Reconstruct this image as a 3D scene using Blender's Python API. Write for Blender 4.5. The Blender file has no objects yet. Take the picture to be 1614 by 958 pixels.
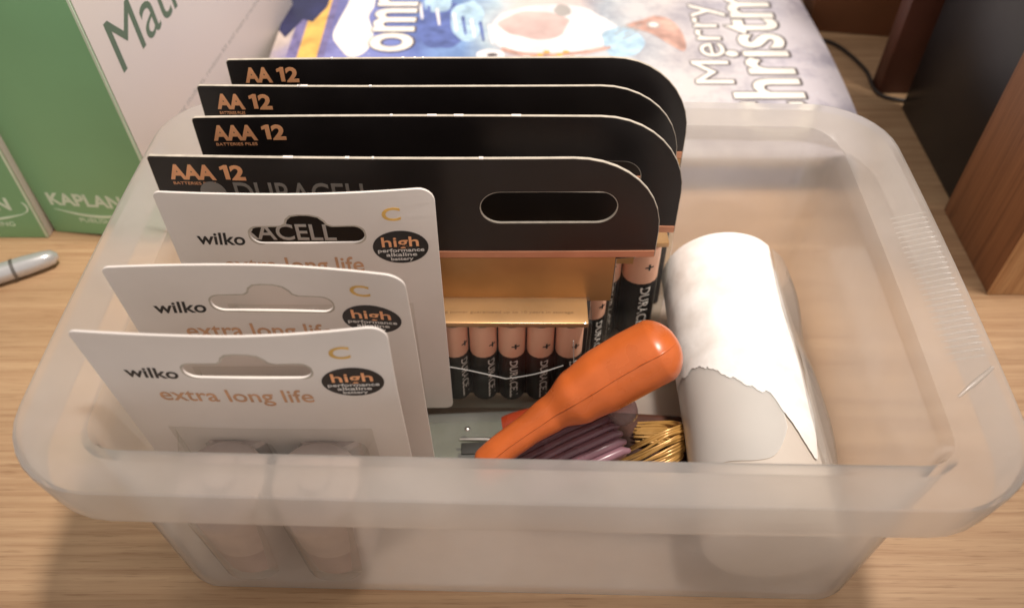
import bpy, bmesh, math, random
from mathutils import Vector, Matrix, noise
R = math.radians
random.seed(7)
K = 0.001                      # everything below is written in millimetres
sc = bpy.context.scene
col = sc.collection

# ------------------------------------------------------------------ camera
cam_d = bpy.data.cameras.new('camera')
cam = bpy.data.objects.new('camera', cam_d); col.objects.link(cam)
cam_d.sensor_width = 36; cam_d.lens = 1330 / 1614 * 36
cam_d.clip_start = 0.005; cam_d.clip_end = 20
cam.location = (0, 0, 285 * K)
cam.rotation_euler = (R(90 - 48), 0, 0)
cam_d.dof.use_dof = True; cam_d.dof.focus_distance = 0.275; cam_d.dof.aperture_fstop = 11
sc.camera = cam
# ------------------------------------------------------------------ light
sc.view_settings.view_transform = 'Standard'; sc.view_settings.look = 'None'
sc.view_settings.exposure = 0.12; sc.view_settings.gamma = 1.0
w = bpy.data.worlds.new('World'); sc.world = w; w.use_nodes = True
bg = w.node_tree.nodes['Background']
bg.inputs[0].default_value = (1.0, 0.93, 0.88, 1); bg.inputs[1].default_value = 0.56
def lamp(name, loc, target, power, color, beam, blend, radius):
    """ceiling spot: a soft-edged beam aimed at the back of the tub"""
    d = bpy.data.lights.new(name, 'SPOT'); d.energy = power; d.color = color
    d.spot_size = R(beam); d.spot_blend = blend; d.shadow_soft_size = radius
    o = bpy.data.objects.new(name, d); col.objects.link(o)
    o.location = Vector(loc) * K
    o.rotation_euler = (Vector(target) * K - o.location).to_track_quat('-Z', 'Y').to_euler()
    return o
lamp('ceiling_lamp', (340, 240, 1500), (-15, 375, 0), 122, (1.0, 0.91, 0.82), 29, .9, .09)  # beam edge dims the front in place of the camera holder's shadow
sc.cycles.use_denoising = True
sc.cycles.max_bounces = 10; sc.cycles.transparent_max_bounces = 24; sc.cycles.transmission_bounces = 12
sc.cycles.sample_clamp_indirect = 4

# ------------------------------------------------------------------ helpers
def srgb(r, g, b):
    f = lambda c: (c / 255) / 12.92 if c / 255 <= .04045 else ((c / 255 + .055) / 1.055) ** 2.4
    return (f(r), f(g), f(b), 1)
def new_mat(name):
    m = bpy.data.materials.new(name); m.use_nodes = True
    nt = m.node_tree; nt.nodes.clear()
    out = nt.nodes.new('ShaderNodeOutputMaterial')
    return m, nt, out
def nd(nt, typ, **kw):
    n = nt.nodes.new('ShaderNode' + typ)
    for k, v in kw.items():
        if k.startswith('i_'): n.inputs[k[2:].replace('_', ' ')].default_value = v
        else: setattr(n, k, v)
    return n
def ramp(nt, stops, mode='LINEAR'):
    n = nt.nodes.new('ShaderNodeValToRGB'); e = n.color_ramp.elements; n.color_ramp.interpolation = mode
    while len(e) < len(stops): e.new(0.5)
    for el, (p, c) in zip(e, stops):
        el.position = p; el.color = c if len(c) == 4 else (*c, 1)
    return n
def mixrgb(nt, fac, a, b, mode='MIX'):
    n = nt.nodes.new('ShaderNodeMix'); n.data_type = 'RGBA'; n.blend_type = mode
    for sock, v in ((n.inputs[0], fac), (n.inputs[6], a), (n.inputs[7], b)):
        if hasattr(v, 'default_value') or hasattr(v, 'is_linked'): nt.links.new(v, sock)
        else: sock.default_value = v
    return n.outputs[2]
def plain(name, color, rough=.5, metal=0, spec=.5, var=.06, scale=60, bump=0, coat=0, sss=0, grime=None):
    """principled with slight procedural mottling so that nothing is one flat tone"""
    m, nt, out = new_mat(name); L = nt.links
    b = nd(nt, 'BsdfPrincipled'); L.new(b.outputs[0], out.inputs[0])
    tc = nd(nt, 'TexCoord'); n = nd(nt, 'TexNoise'); n.inputs['Scale'].default_value = scale; n.inputs['Detail'].default_value = 5
    L.new(tc.outputs['Object'], n.inputs['Vector'])
    dk = tuple(c * (1 - 2 * var) for c in color[:3]) + (1,); lt = tuple(min(1, c * (1 + var)) for c in color[:3]) + (1,)
    r = ramp(nt, [(.3, dk), (.7, lt)]); L.new(n.outputs['Fac'], r.inputs[0])
    L.new(r.outputs[0], b.inputs['Base Color'])
    mr = nd(nt, 'MapRange'); L.new(n.outputs['Fac'], mr.inputs[0])
    mr.inputs[1].default_value = .3; mr.inputs[2].default_value = .7
    mr.inputs[3].default_value = max(.02, rough - .06); mr.inputs[4].default_value = min(1, rough + .08)
    L.new(mr.outputs[0], b.inputs['Roughness'])
    b.inputs['Metallic'].default_value = metal; b.inputs['Specular IOR Level'].default_value = spec
    if coat: b.inputs['Coat Weight'].default_value = coat; b.inputs['Coat Roughness'].default_value = .12
    if sss:
        b.inputs['Subsurface Weight'].default_value = sss; b.inputs['Subsurface Radius'].default_value = (.004, .003, .002)
    if bump:
        bp = nd(nt, 'Bump'); bp.inputs['Strength'].default_value = bump; bp.inputs['Distance'].default_value = .0006
        L.new(n.outputs['Fac'], bp.inputs['Height']); L.new(bp.outputs[0], b.inputs['Normal'])
    return m
def outer_sheen(nt, ior):
    """Fresnel on the outward side of a wall only (the inner side of the plastic would act as a mirror)"""
    fr = nd(nt, 'Fresnel'); fr.inputs[0].default_value = ior
    ge = nd(nt, 'NewGeometry'); inv = nd(nt, 'Math', operation='SUBTRACT'); inv.inputs[0].default_value = 1; nt.links.new(ge.outputs['Backfacing'], inv.inputs[1])
    mu = nd(nt, 'Math', operation='MULTIPLY'); nt.links.new(fr.outputs[0], mu.inputs[0]); nt.links.new(inv.outputs[0], mu.inputs[1])
    return mu
def frosted(name, color, through=.6, blur=.3, gloss_rough=.28, soft=.5, tint=(1, 1, 1, 1), mott=120, refr=.55, uneven=0, scuff=False):
    """milky plastic: part straight through, part scattered through, part scattered back, a soft gloss on top"""
    m, nt, out = new_mat(name); L = nt.links
    tc = nd(nt, 'TexCoord'); n = nd(nt, 'TexNoise'); n.inputs['Scale'].default_value = mott; n.inputs['Detail'].default_value = 4
    L.new(tc.outputs['Object'], n.inputs['Vector'])
    r = ramp(nt, [(.3, tuple(c * .93 for c in color[:3])), (.7, color)]); L.new(n.outputs['Fac'], r.inputs[0])
    d = nd(nt, 'BsdfDiffuse'); t = nd(nt, 'BsdfTranslucent'); L.new(r.outputs[0], d.inputs[0]); L.new(r.outputs[0], t.inputs[0])
    body = nd(nt, 'MixShader'); body.inputs[0].default_value = soft; L.new(d.outputs[0], body.inputs[1]); L.new(t.outputs[0], body.inputs[2])
    tr = nd(nt, 'BsdfTransparent'); tr.inputs[0].default_value = tint
    rf = nd(nt, 'BsdfRefraction'); rf.inputs['Roughness'].default_value = blur; rf.inputs['IOR'].default_value = 1.04; rf.inputs[0].default_value = tint
    thr = nd(nt, 'MixShader'); thr.inputs[0].default_value = refr; L.new(tr.outputs[0], thr.inputs[1]); L.new(rf.outputs[0], thr.inputs[2])
    mx = nd(nt, 'MixShader'); mx.inputs[0].default_value = through; L.new(body.outputs[0], mx.inputs[1]); L.new(thr.outputs[0], mx.inputs[2])
    if uneven:                                                # wall thickness wanders a little
        nu = nd(nt, 'TexNoise'); nu.inputs['Scale'].default_value = 22; nu.inputs['Detail'].default_value = 6; L.new(tc.outputs['Object'], nu.inputs['Vector'])
        mu = nd(nt, 'MapRange'); L.new(nu.outputs['Fac'], mu.inputs[0]); mu.inputs[1].default_value = .3; mu.inputs[2].default_value = .7
        mu.inputs[3].default_value = through - uneven; mu.inputs[4].default_value = through + uneven; L.new(mu.outputs[0], mx.inputs[0])
    g = nd(nt, 'BsdfGlossy'); g.inputs['Roughness'].default_value = gloss_rough
    if scuff:                                                 # fine scratches break up the sheen
        ms = nd(nt, 'Mapping'); L.new(tc.outputs['Object'], ms.inputs[0]); ms.inputs['Scale'].default_value = (520, 60, 60); ms.inputs['Rotation'].default_value = (.5, .9, .6)
        ns = nd(nt, 'TexNoise'); ns.inputs['Scale'].default_value = 1.0; ns.inputs['Detail'].default_value = 6; L.new(ms.outputs[0], ns.inputs['Vector'])
        mq = nd(nt, 'MapRange'); L.new(ns.outputs['Fac'], mq.inputs[0]); mq.inputs[1].default_value = .35; mq.inputs[2].default_value = .7
        mq.inputs[3].default_value = .14; mq.inputs[4].default_value = .26; L.new(mq.outputs[0], g.inputs['Roughness'])
    fr = outer_sheen(nt, 1.4)
    fin = nd(nt, 'MixShader'); L.new(fr.outputs[0], fin.inputs[0]); L.new(mx.outputs[0], fin.inputs[1]); L.new(g.outputs[0], fin.inputs[2])
    bp = nd(nt, 'Bump'); bp.inputs['Strength'].default_value = .12; bp.inputs['Distance'].default_value = .0005
    L.new(n.outputs['Fac'], bp.inputs['Height']); L.new(bp.outputs[0], g.inputs['Normal']); L.new(bp.outputs[0], d.inputs['Normal'])
    L.new(fin.outputs[0], out.inputs[0])
    return m
def clear(name, tint=(.93, .93, .91, 1), milk=.06, rough=.06, ior=1.45):
    m, nt, out = new_mat(name); L = nt.links
    tr = nd(nt, 'BsdfTransparent'); tr.inputs[0].default_value = tint
    d = nd(nt, 'BsdfDiffuse'); d.inputs[0].default_value = (.8, .8, .78, 1)
    tc = nd(nt, 'TexCoord'); n = nd(nt, 'TexNoise'); n.inputs['Scale'].default_value = 90
    L.new(tc.outputs['Object'], n.inputs['Vector'])
    mr = nd(nt, 'MapRange'); L.new(n.outputs['Fac'], mr.inputs[0]); mr.inputs[3].default_value = milk * .5; mr.inputs[4].default_value = milk * 1.5
    a = nd(nt, 'MixShader'); L.new(mr.outputs[0], a.inputs[0]); L.new(tr.outputs[0], a.inputs[1]); L.new(d.outputs[0], a.inputs[2])
    g = nd(nt, 'BsdfGlossy'); g.inputs['Roughness'].default_value = rough
    bp = nd(nt, 'Bump'); bp.inputs['Strength'].default_value = .25; bp.inputs['Distance'].default_value = .001
    L.new(n.outputs['Fac'], bp.inputs['Height']); L.new(bp.outputs[0], g.inputs['Normal'])
    fr = outer_sheen(nt, ior)
    f = nd(nt, 'MixShader'); L.new(fr.outputs[0], f.inputs[0]); L.new(a.outputs[0], f.inputs[1]); L.new(g.outputs[0], f.inputs[2])
    L.new(f.outputs[0], out.inputs[0])
    return m
def wood(name, light, dark, axis=0, stretch=26, scale=9, rough=.45, contrast=1.0):
    """straight-grained laminate; grain runs along axis"""
    m, nt, out = new_mat(name); L = nt.links
    b = nd(nt, 'BsdfPrincipled'); L.new(b.outputs[0], out.inputs[0])
    tc = nd(nt, 'TexCoord'); mp = nd(nt, 'Mapping'); L.new(tc.outputs['Object'], mp.inputs[0])
    s = [scale * stretch] * 3; s[axis] = scale; mp.inputs['Scale'].default_value = s
    wv = nd(nt, 'TexNoise'); wv.inputs['Scale'].default_value = 5; L.new(tc.outputs['Object'], wv.inputs['Vector'])
    ad = nd(nt, 'VectorMath', operation='MULTIPLY_ADD'); L.new(wv.outputs['Color'], ad.inputs[0]); ad.inputs[1].default_value = (2.2, 2.2, 2.2); L.new(mp.outputs[0], ad.inputs[2])
    n1 = nd(nt, 'TexNoise'); n1.inputs['Scale'].default_value = 1.0; n1.inputs['Detail'].default_value = 7; n1.inputs['Roughness'].default_value = .65; L.new(ad.outputs[0], n1.inputs['Vector'])
    mp2 = nd(nt, 'Mapping'); L.new(tc.outputs['Object'], mp2.inputs[0]); s2 = [scale * stretch * .17] * 3; s2[axis] = scale * .35; mp2.inputs['Scale'].default_value = s2
    n2 = nd(nt, 'TexNoise'); n2.inputs['Scale'].default_value = 1.0; n2.inputs['Detail'].default_value = 3; L.new(mp2.outputs[0], n2.inputs['Vector'])
    mid = tuple((a * .6 + c * .4) for a, c in zip(light, dark))
    r1 = ramp(nt, [(.36, dark), (.5, mid), (.64, light)]); L.new(n1.outputs['Fac'], r1.inputs[0])
    r2 = ramp(nt, [(.3, (.80, .77, .73, 1)), (.7, (1, 1, 1, 1))]); L.new(n2.outputs['Fac'], r2.inputs[0])
    c = mixrgb(nt, .8, r1.outputs[0], r2.outputs[0], 'MULTIPLY')
    mp3 = nd(nt, 'Mapping'); L.new(tc.outputs['Object'], mp3.inputs[0]); s3 = [1500] * 3; s3[axis] = 70; mp3.inputs['Scale'].default_value = s3
    n3 = nd(nt, 'TexNoise'); n3.inputs['Scale'].default_value = 1.0; n3.inputs['Detail'].default_value = 2; L.new(mp3.outputs[0], n3.inputs['Vector'])
    r3 = ramp(nt, [(.30, (.66, .60, .54, 1)), (.42, (1, 1, 1, 1))]); L.new(n3.outputs['Fac'], r3.inputs[0])          # open pores
    c = mixrgb(nt, .7, c, r3.outputs[0], 'MULTIPLY'); L.new(c, b.inputs['Base Color'])
    mr = nd(nt, 'MapRange'); L.new(n1.outputs['Fac'], mr.inputs[0]); mr.inputs[3].default_value = rough + .12; mr.inputs[4].default_value = rough - .06
    L.new(mr.outputs[0], b.inputs['Roughness'])
    bp = nd(nt, 'Bump'); bp.inputs['Strength'].default_value = .25; bp.inputs['Distance'].default_value = .0003
    L.new(n1.outputs['Fac'], bp.inputs['Height']); L.new(bp.outputs[0], b.inputs['Normal'])
    return m

def link(name, me, mats, parent=None, loc=(0, 0, 0), rot=(0, 0, 0), smooth=False):
    me.name = name
    o = bpy.data.objects.new(name, me); col.objects.link(o)
    if not isinstance(mats, (list, tuple)): mats = [mats]
    if len(me.materials) == 0:
        for x in mats: me.materials.append(x)
    if smooth:
        for p in me.polygons: p.use_smooth = True
    o.parent = parent; o.location = Vector(loc) * K; o.rotation_euler = rot
    return o
def empty(name, loc, rot=(0, 0, 0), label=None, cat=None, group=None):
    o = bpy.data.objects.new(name, None); col.objects.link(o); o.empty_display_size = .01
    o.location = Vector(loc) * K; o.rotation_euler = rot
    tag(o, label, cat, group); return o
def tag(o, label=None, cat=None, group=None, kind=None):
    if label: o['label'] = label
    if cat: o['category'] = cat
    if group: o['group'] = group
    if kind: o['kind'] = kind
    return o
def to_mesh(bm, smooth_angle=None):
    bmesh.ops.scale(bm, vec=(K, K, K), verts=bm.verts)
    bmesh.ops.recalc_face_normals(bm, faces=bm.faces)
    me = bpy.data.meshes.new('m'); bm.to_mesh(me); bm.free()
    if smooth_angle is not None:
        for p in me.polygons: p.use_smooth = True
        me.set_sharp_from_angle(angle=R(smooth_angle))
    return me
def box_me(dx, dy, dz, c=(0, 0, 0), bev=0, seg=2):
    bm = bmesh.new(); bmesh.ops.create_cube(bm, size=1)
    bmesh.ops.scale(bm, vec=(dx, dy, dz), verts=bm.verts)
    if bev: bmesh.ops.bevel(bm, geom=bm.edges[:], offset=bev, segments=seg, profile=.5, affect='EDGES')
    bmesh.ops.translate(bm, vec=c, verts=bm.verts)
    return to_mesh(bm, 40)
def lathe_me(prof, n=24, axis='Z', slots=None):
    """prof: list of (radius, height); closed on the axis at both ends"""
    bm = bmesh.new(); rings = []
    for r, h in prof:
        rings.append([bm.verts.new((r * math.cos(2 * math.pi * i / n), r * math.sin(2 * math.pi * i / n), h)) for i in range(n)])
    for k in range(len(rings) - 1):
        for i in range(n):
            f = bm.faces.new((rings[k][i], rings[k][(i + 1) % n], rings[k + 1][(i + 1) % n], rings[k + 1][i]))
            if slots: f.material_index = slots[k]
    f = bm.faces.new(rings[0][::-1]); f.material_index = slots[0] if slots else 0
    f = bm.faces.new(rings[-1]); f.material_index = slots[-1] if slots else 0
    if axis == 'Y': bmesh.ops.rotate(bm, matrix=Matrix.Rotation(R(-90), 3, 'X'), verts=bm.verts)
    if axis == 'X': bmesh.ops.rotate(bm, matrix=Matrix.Rotation(R(90), 3, 'Y'), verts=bm.verts)
    return to_mesh(bm, 40)
def tube_bm(bm, pts, rad, n=10, cap=True, squash=1.0):
    pts = [Vector(p) for p in pts]; rings = []; up0 = Vector((0, 0, 1))
    for i, p in enumerate(pts):
        d = (pts[min(i + 1, len(pts) - 1)] - pts[max(i - 1, 0)]).normalized()
        s = d.cross(up0)
        if s.length < 1e-4: s = Vector((1, 0, 0))
        s.normalize(); u = s.cross(d)
        r = rad[i] if isinstance(rad, (list, tuple)) else rad
        rings.append([bm.verts.new(p + s * r * math.cos(2 * math.pi * k / n) + u * r * squash * math.sin(2 * math.pi * k / n)) for k in range(n)])
    for a, b in zip(rings, rings[1:]):
        for k in range(n): bm.faces.new((a[k], a[(k + 1) % n], b[(k + 1) % n], b[k]))
    if cap: bm.faces.new(rings[0][::-1]); bm.faces.new(rings[-1])
def smooth_path(pts, sub=6):
    out = []; P = [Vector(p) for p in pts]
    for i in range(len(P) - 1):
        a, b, c, d = P[max(i - 1, 0)], P[i], P[i + 1], P[min(i + 2, len(P) - 1)]
        for k in range(sub):
            t = k / sub
            out.append(.5 * ((2 * b) + (c - a) * t + (2 * a - 5 * b + 4 * c - d) * t * t + (3 * b - a - 3 * c + d) * t ** 3))
    out.append(P[-1]); return out
FRONT = Matrix(((1, 0, 0), (0, 0, -1), (0, 1, 0)))          # drawing plane -> upright, facing the viewer (-Y)
FLAT = Matrix.Identity(3)
def from_curve(cu, M, origin=(0, 0, 0)):
    o = bpy.data.objects.new('tmp', cu); col.objects.link(o)
    dg = bpy.context.evaluated_depsgraph_get()
    me = bpy.data.meshes.new_from_object(o.evaluated_get(dg)); bpy.data.objects.remove(o); bpy.data.curves.remove(cu)
    me.materials.clear()
    for v in me.vertices: v.co = (M @ v.co + Vector(origin)) * K
    return me
def shape_me(loops, thick, M=FRONT, bev=0, origin=(0, 0, 0), step=0):
    cu = bpy.data.curves.new('c', 'CURVE'); cu.dimensions = '2D'; cu.fill_mode = 'BOTH'
    cu.extrude = max(thick / 2 - bev, .001); cu.bevel_depth = bev; cu.bevel_resolution = 1
    for lp in loops:
        if step:
            q = []
            for a, b in zip(lp, lp[1:] + lp[:1]):
                n = max(1, int(math.hypot(b[0] - a[0], b[1] - a[1]) / step))
                q += [(a[0] + (b[0] - a[0]) * k / n, a[1] + (b[1] - a[1]) * k / n) for k in range(n)]
            lp = q
        s = cu.splines.new('POLY'); s.points.add(len(lp) - 1); s.use_cyclic_u = True
        for p, q in zip(s.points, lp): p.co = (q[0], q[1], 0, 1)
    return from_curve(cu, M, origin)
def text_me(body, size, M=FRONT, bold=0, shear=0, fit=None, cap=None, thick=.06, space=1.0, origin=(0, 0, 0), align='LEFT', sx=1.0, bend=None):
    cu = bpy.data.curves.new('t', 'FONT'); cu.body = body; cu.size = size; cu.offset = bold; cu.shear = shear
    cu.extrude = thick / 2; cu.space_character = space; cu.align_x = align; cu.resolution_u = 4
    me = from_curve(cu, FLAT)
    xs = [v.co.x for v in me.vertices]; ys = [v.co.y for v in me.vertices]
    fx = fy = 1.0; x0 = min(xs)
    if fit: fx = fit * K / (max(xs) - x0)
    fx *= sx
    if cap: fy = cap * K / (max(ys) - min(0, 0))
    for v in me.vertices:
        c = Vector(((v.co.x - (x0 if align == 'LEFT' else 0)) * fx / K, v.co.y * fy / K, v.co.z / K))
        if bend:      # wrap round a cylinder of this radius, drawing-plane y -> angle
            a = c.y / bend; c = Vector((c.x, math.sin(a) * (bend + c.z), math.cos(a) * (bend + c.z)))
        v.co = (M @ c + Vector(origin)) * K
    return me
def rrect(x0, z0, x1, z1, r, seg=8):
    if not isinstance(r, (list, tuple)): r = [r] * 4           # bl, br, tr, tl
    out = []
    for (cx, cz, rr, a0) in ((x0 + r[0], z0 + r[0], r[0], 180), (x1 - r[1], z0 + r[1], r[1], 270), (x1 - r[2], z1 - r[2], r[2], 0), (x0 + r[3], z1 - r[3], r[3], 90)):
        for k in range(seg + 1):
            a = R(a0 + 90 * k / seg); out.append((cx + rr * math.cos(a), cz + rr * math.sin(a)))
    return out
def ellipse(cx, cz, rx, rz, n=40): return [(cx + rx * math.cos(2 * math.pi * k / n), cz + rz * math.sin(2 * math.pi * k / n)) for k in range(n)]

# ------------------------------------------------------------------ materials
M_desk = wood('oak_laminate', srgb(192, 158, 122), srgb(168, 131, 97), 0, 62, 7, .45)
M_panel = wood('oak_panel', srgb(150, 102, 66), srgb(118, 76, 46), 2, 40, 7, .5)
M_panel_front = wood('oak_panel_front', srgb(214, 172, 126), srgb(176, 128, 84), 2, 50, 7, .45)
M_tub = frosted('milky_polypropylene', (.95, .925, .90, 1), through=.72, blur=.32, soft=.6, tint=(1, .99, .975, 1), refr=.72, uneven=.09, scuff=True)
M_card_black = plain('black_printed_card', srgb(30, 25, 25), .38, var=.08, scale=40, spec=.5)
M_card_edge = plain('card_edge', srgb(186, 176, 162), .7, var=.1, scale=300)
M_copper = plain('copper_print', srgb(255, 178, 128), .38, var=.1, scale=70)
M_tan = plain('tan_print', srgb(206, 158, 122), .5, var=.12, scale=200)
M_copper_foil = plain('copper_foil', srgb(214, 152, 120), .4, metal=.35, var=.08)
M_gold = plain('gold_card', srgb(190, 146, 96), .34, metal=.5, var=.14, scale=22)
M_gold_dark = plain('gold_fine_print', srgb(120, 84, 40), .5)
M_grey_print = plain('grey_foil_print', srgb(138, 132, 126), .45)
M_white_print = plain('white_print', srgb(225, 220, 215), .45)
M_black = plain('black_print', srgb(26, 24, 26), .4)
M_cell_black = plain('battery_black', srgb(20, 18, 19), .42, spec=.2, var=.1)
M_cell_copper = plain('battery_copper', srgb(240, 184, 156), .3, metal=.1, var=.05)
M_steel = plain('battery_steel', srgb(190, 186, 180), .3, metal=.9)
M_clear = clear('clear_blister', tint=(.97, .97, .95, 1), milk=.02, ior=1.32)
M_glint = clear('clear_fold', tint=(.9, .9, .88, 1), milk=.5)
M_clear_grey = clear('cloudy_blister', tint=(.92, .91, .89, 1), milk=.07, rough=.12, ior=1.3)
M_white_card = plain('white_printed_card', srgb(226, 217, 210), .48, var=.035, scale=25)
M_cell_plum = plain('battery_plum', srgb(170, 150, 142), .4, var=.1)
M_cell_rose = plain('battery_rose', srgb(188, 168, 158), .4, var=.1)
M_orange = plain('orange_plastic', srgb(196, 98, 44), .29, var=.09, scale=70, bump=.12, sss=.05)
M_red = plain('dark_red_plastic', srgb(150, 56, 30), .32, var=.08)
M_plum = plain('plum_ribbed_plastic', srgb(134, 98, 108), .28, var=.18, coat=.15)
M_wire = plain('brass_wire', srgb(186, 142, 78), .28, metal=.3, var=.25)
M_greyplastic = plain('grey_plastic', srgb(104, 101, 90), .35, var=.08)
M_dark = plain('dark_slot', srgb(40, 38, 34), .6)
M_roll = frosted('frosted_bag_film', (.88, .865, .835, 1), through=.34, blur=.4, soft=.35, gloss_rough=.35, mott=45)
def tissue():
    """soft white tissue: faint embossed lines across the roll and small creases"""
    m, nt, out = new_mat('white_tissue'); L = nt.links
    b = nd(nt, 'BsdfPrincipled'); L.new(b.outputs[0], out.inputs[0]); b.inputs['Roughness'].default_value = .85; b.inputs['Specular IOR Level'].default_value = .2
    tc = nd(nt, 'TexCoord'); mp = nd(nt, 'Mapping'); L.new(tc.outputs['Object'], mp.inputs[0]); mp.inputs['Scale'].default_value = (30, 260, 30)
    n1 = nd(nt, 'TexNoise'); n1.inputs['Scale'].default_value = 1.0; n1.inputs['Detail'].default_value = 4; L.new(mp.outputs[0], n1.inputs['Vector'])
    n2 = nd(nt, 'TexNoise'); n2.inputs['Scale'].default_value = 90; n2.inputs['Detail'].default_value = 6; L.new(tc.outputs['Object'], n2.inputs['Vector'])
    r = ramp(nt, [(.3, srgb(226, 220, 214)), (.65, srgb(246, 243, 240))]); L.new(n2.outputs['Fac'], r.inputs[0]); L.new(r.outputs[0], b.inputs['Base Color'])
    ad = nd(nt, 'Math', operation='ADD'); L.new(n1.outputs['Fac'], ad.inputs[0]); L.new(n2.outputs['Fac'], ad.inputs[1])
    bp = nd(nt, 'Bump'); bp.inputs['Strength'].default_value = .5; bp.inputs['Distance'].default_value = .0008; L.new(ad.outputs[0], bp.inputs['Height']); L.new(bp.outputs[0], b.inputs['Normal'])
    return m
M_sheet = tissue()
M_film = frosted('loose_clear_film', (.85, .82, .78, 1), through=.80, blur=.2, soft=.4, gloss_rough=.2, mott=60)
M_green = plain('green_book_cover', srgb(136, 190, 140), .42, var=.05, scale=14)
M_green_txt = plain('dark_green_print', srgb(88, 108, 86), .5)
M_mint = plain('pale_mint_print', srgb(222, 238, 214), .5)
M_bookwhite = plain('white_book_cover', srgb(222, 212, 206), .4, var=.02, scale=10)
M_faint = plain('faint_grey_print', srgb(170, 164, 160), .5)
M_pages = plain('page_block', srgb(220, 208, 188), .8, var=.08, scale=200)
M_bluepages = plain('blue_grey_page_block', srgb(116, 122, 160), .7, var=.1, scale=150)
M_pen = plain('silver_pen', srgb(200, 198, 198), .25, metal=.45, coat=.5, var=.04)
M_pen_grey = plain('pen_grey', srgb(120, 116, 112), .3, metal=.5)
M_binder = plain('black_binder', srgb(20, 17, 18), .35, var=.2, scale=8)
M_redspine = plain('dark_red_board', srgb(84, 44, 30), .5, var=.12)
M_brownbox = plain('brown_box', srgb(124, 78, 48), .6, var=.1, scale=18)
M_stripe = plain('black_stripe', srgb(40, 28, 22), .4)
M_navy = plain('navy_print', srgb(44, 46, 84), .4, var=.15)
M_yellow = plain('yellow_print', srgb(222, 176, 92), .45, var=.15, scale=120)
M_lilac = plain('lilac_print', srgb(120, 112, 158), .45, var=.2, scale=120)
M_letter = plain('cream_letter_print', srgb(236, 230, 222), .4)
M_shade = plain('letter_outline_print', srgb(88, 78, 78), .45)
M_rust = plain('rust_red_print', srgb(204, 162, 148), .45, var=.25, scale=90)

def cover_art():
    """magazine cover: a loose blue, white and rose painting with glints; all of it print"""
    m, nt, out = new_mat('magazine_cover_print'); L = nt.links
    b = nd(nt, 'BsdfPrincipled'); L.new(b.outputs[0], out.inputs[0]); b.inputs['Roughness'].default_value = .3
    tc = nd(nt, 'TexCoord'); sp = nd(nt, 'SeparateXYZ')
    n = nd(nt, 'TexNoise'); n.inputs['Scale'].default_value = 26; n.inputs['Detail'].default_value = 5; L.new(tc.outputs['Object'], n.inputs['Vector'])
    ad = nd(nt, 'VectorMath', operation='MULTIPLY_ADD'); L.new(n.outputs['Color'], ad.inputs[0]); ad.inputs[1].default_value = (.05, .05, 0); L.new(tc.outputs['Object'], ad.inputs[2])
    L.new(ad.outputs[0], sp.inputs[0])
    mr = nd(nt, 'MapRange'); L.new(sp.outputs[0], mr.inputs[0]); mr.inputs[1].default_value = -.134 + .025; mr.inputs[2].default_value = .176 + .025
    r = ramp(nt, [(0, srgb(196, 180, 170)), (.04, srgb(124, 118, 168)), (.12, srgb(132, 134, 190)), (.24, srgb(104, 122, 182)), (.34, srgb(128, 160, 206)), (.40, srgb(188, 206, 214)),
                  (.46, srgb(214, 196, 190)), (.55, srgb(206, 190, 186)), (.62, srgb(190, 196, 200)), (.74, srgb(206, 198, 196)), (.86, srgb(198, 192, 196)), (1, srgb(214, 206, 212))])
    L.new(mr.outputs[0], r.inputs[0])
    v = nd(nt, 'TexVoronoi'); v.inputs['Scale'].default_value = 210; L.new(tc.outputs['Object'], v.inputs['Vector'])
    vr = ramp(nt, [(.0, (1, 1, 1, 1)), (.22, (0, 0, 0, 1))]); L.new(v.outputs['Distance'], vr.inputs[0])
    n2 = nd(nt, 'TexNoise'); n2.inputs['Scale'].default_value = 18; n2.inputs['Detail'].default_value = 6; L.new(tc.outputs['Object'], n2.inputs['Vector'])
    nr = ramp(nt, [(.4, (0, 0, 0, 1)), (.62, (.7, .7, .7, 1))]); L.new(n2.outputs['Fac'], nr.inputs[0])
    g = mixrgb(nt, 1.0, vr.outputs[0], nr.outputs[0], 'MULTIPLY')
    c1 = mixrgb(nt, g, r.outputs[0], srgb(226, 232, 240))
    n3 = nd(nt, 'TexNoise'); n3.inputs['Scale'].default_value = 34; n3.inputs['Detail'].default_value = 8; n3.inputs['Roughness'].default_value = .7; L.new(tc.outputs['Object'], n3.inputs['Vector'])
    dr = ramp(nt, [(.38, srgb(120, 122, 156)), (.56, (1, 1, 1, 1))]); L.new(n3.outputs['Fac'], dr.inputs[0])
    c2 = mixrgb(nt, .45, c1, dr.outputs[0], 'MULTIPLY'); L.new(c2, b.inputs['Base Color'])
    return m
M_cover = cover_art()

# ------------------------------------------------------------------ setting: the desk
bm = bmesh.new(); bmesh.ops.create_grid(bm, x_segments=2, y_segments=2, size=1)
bmesh.ops.scale(bm, vec=(700, 520, 1), verts=bm.verts); bmesh.ops.translate(bm, vec=(0, 420, 0), verts=bm.verts)
tag(link('desk_surface', to_mesh(bm), M_desk), kind='structure', label='light oak laminate desk top with straight grain')

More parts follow.
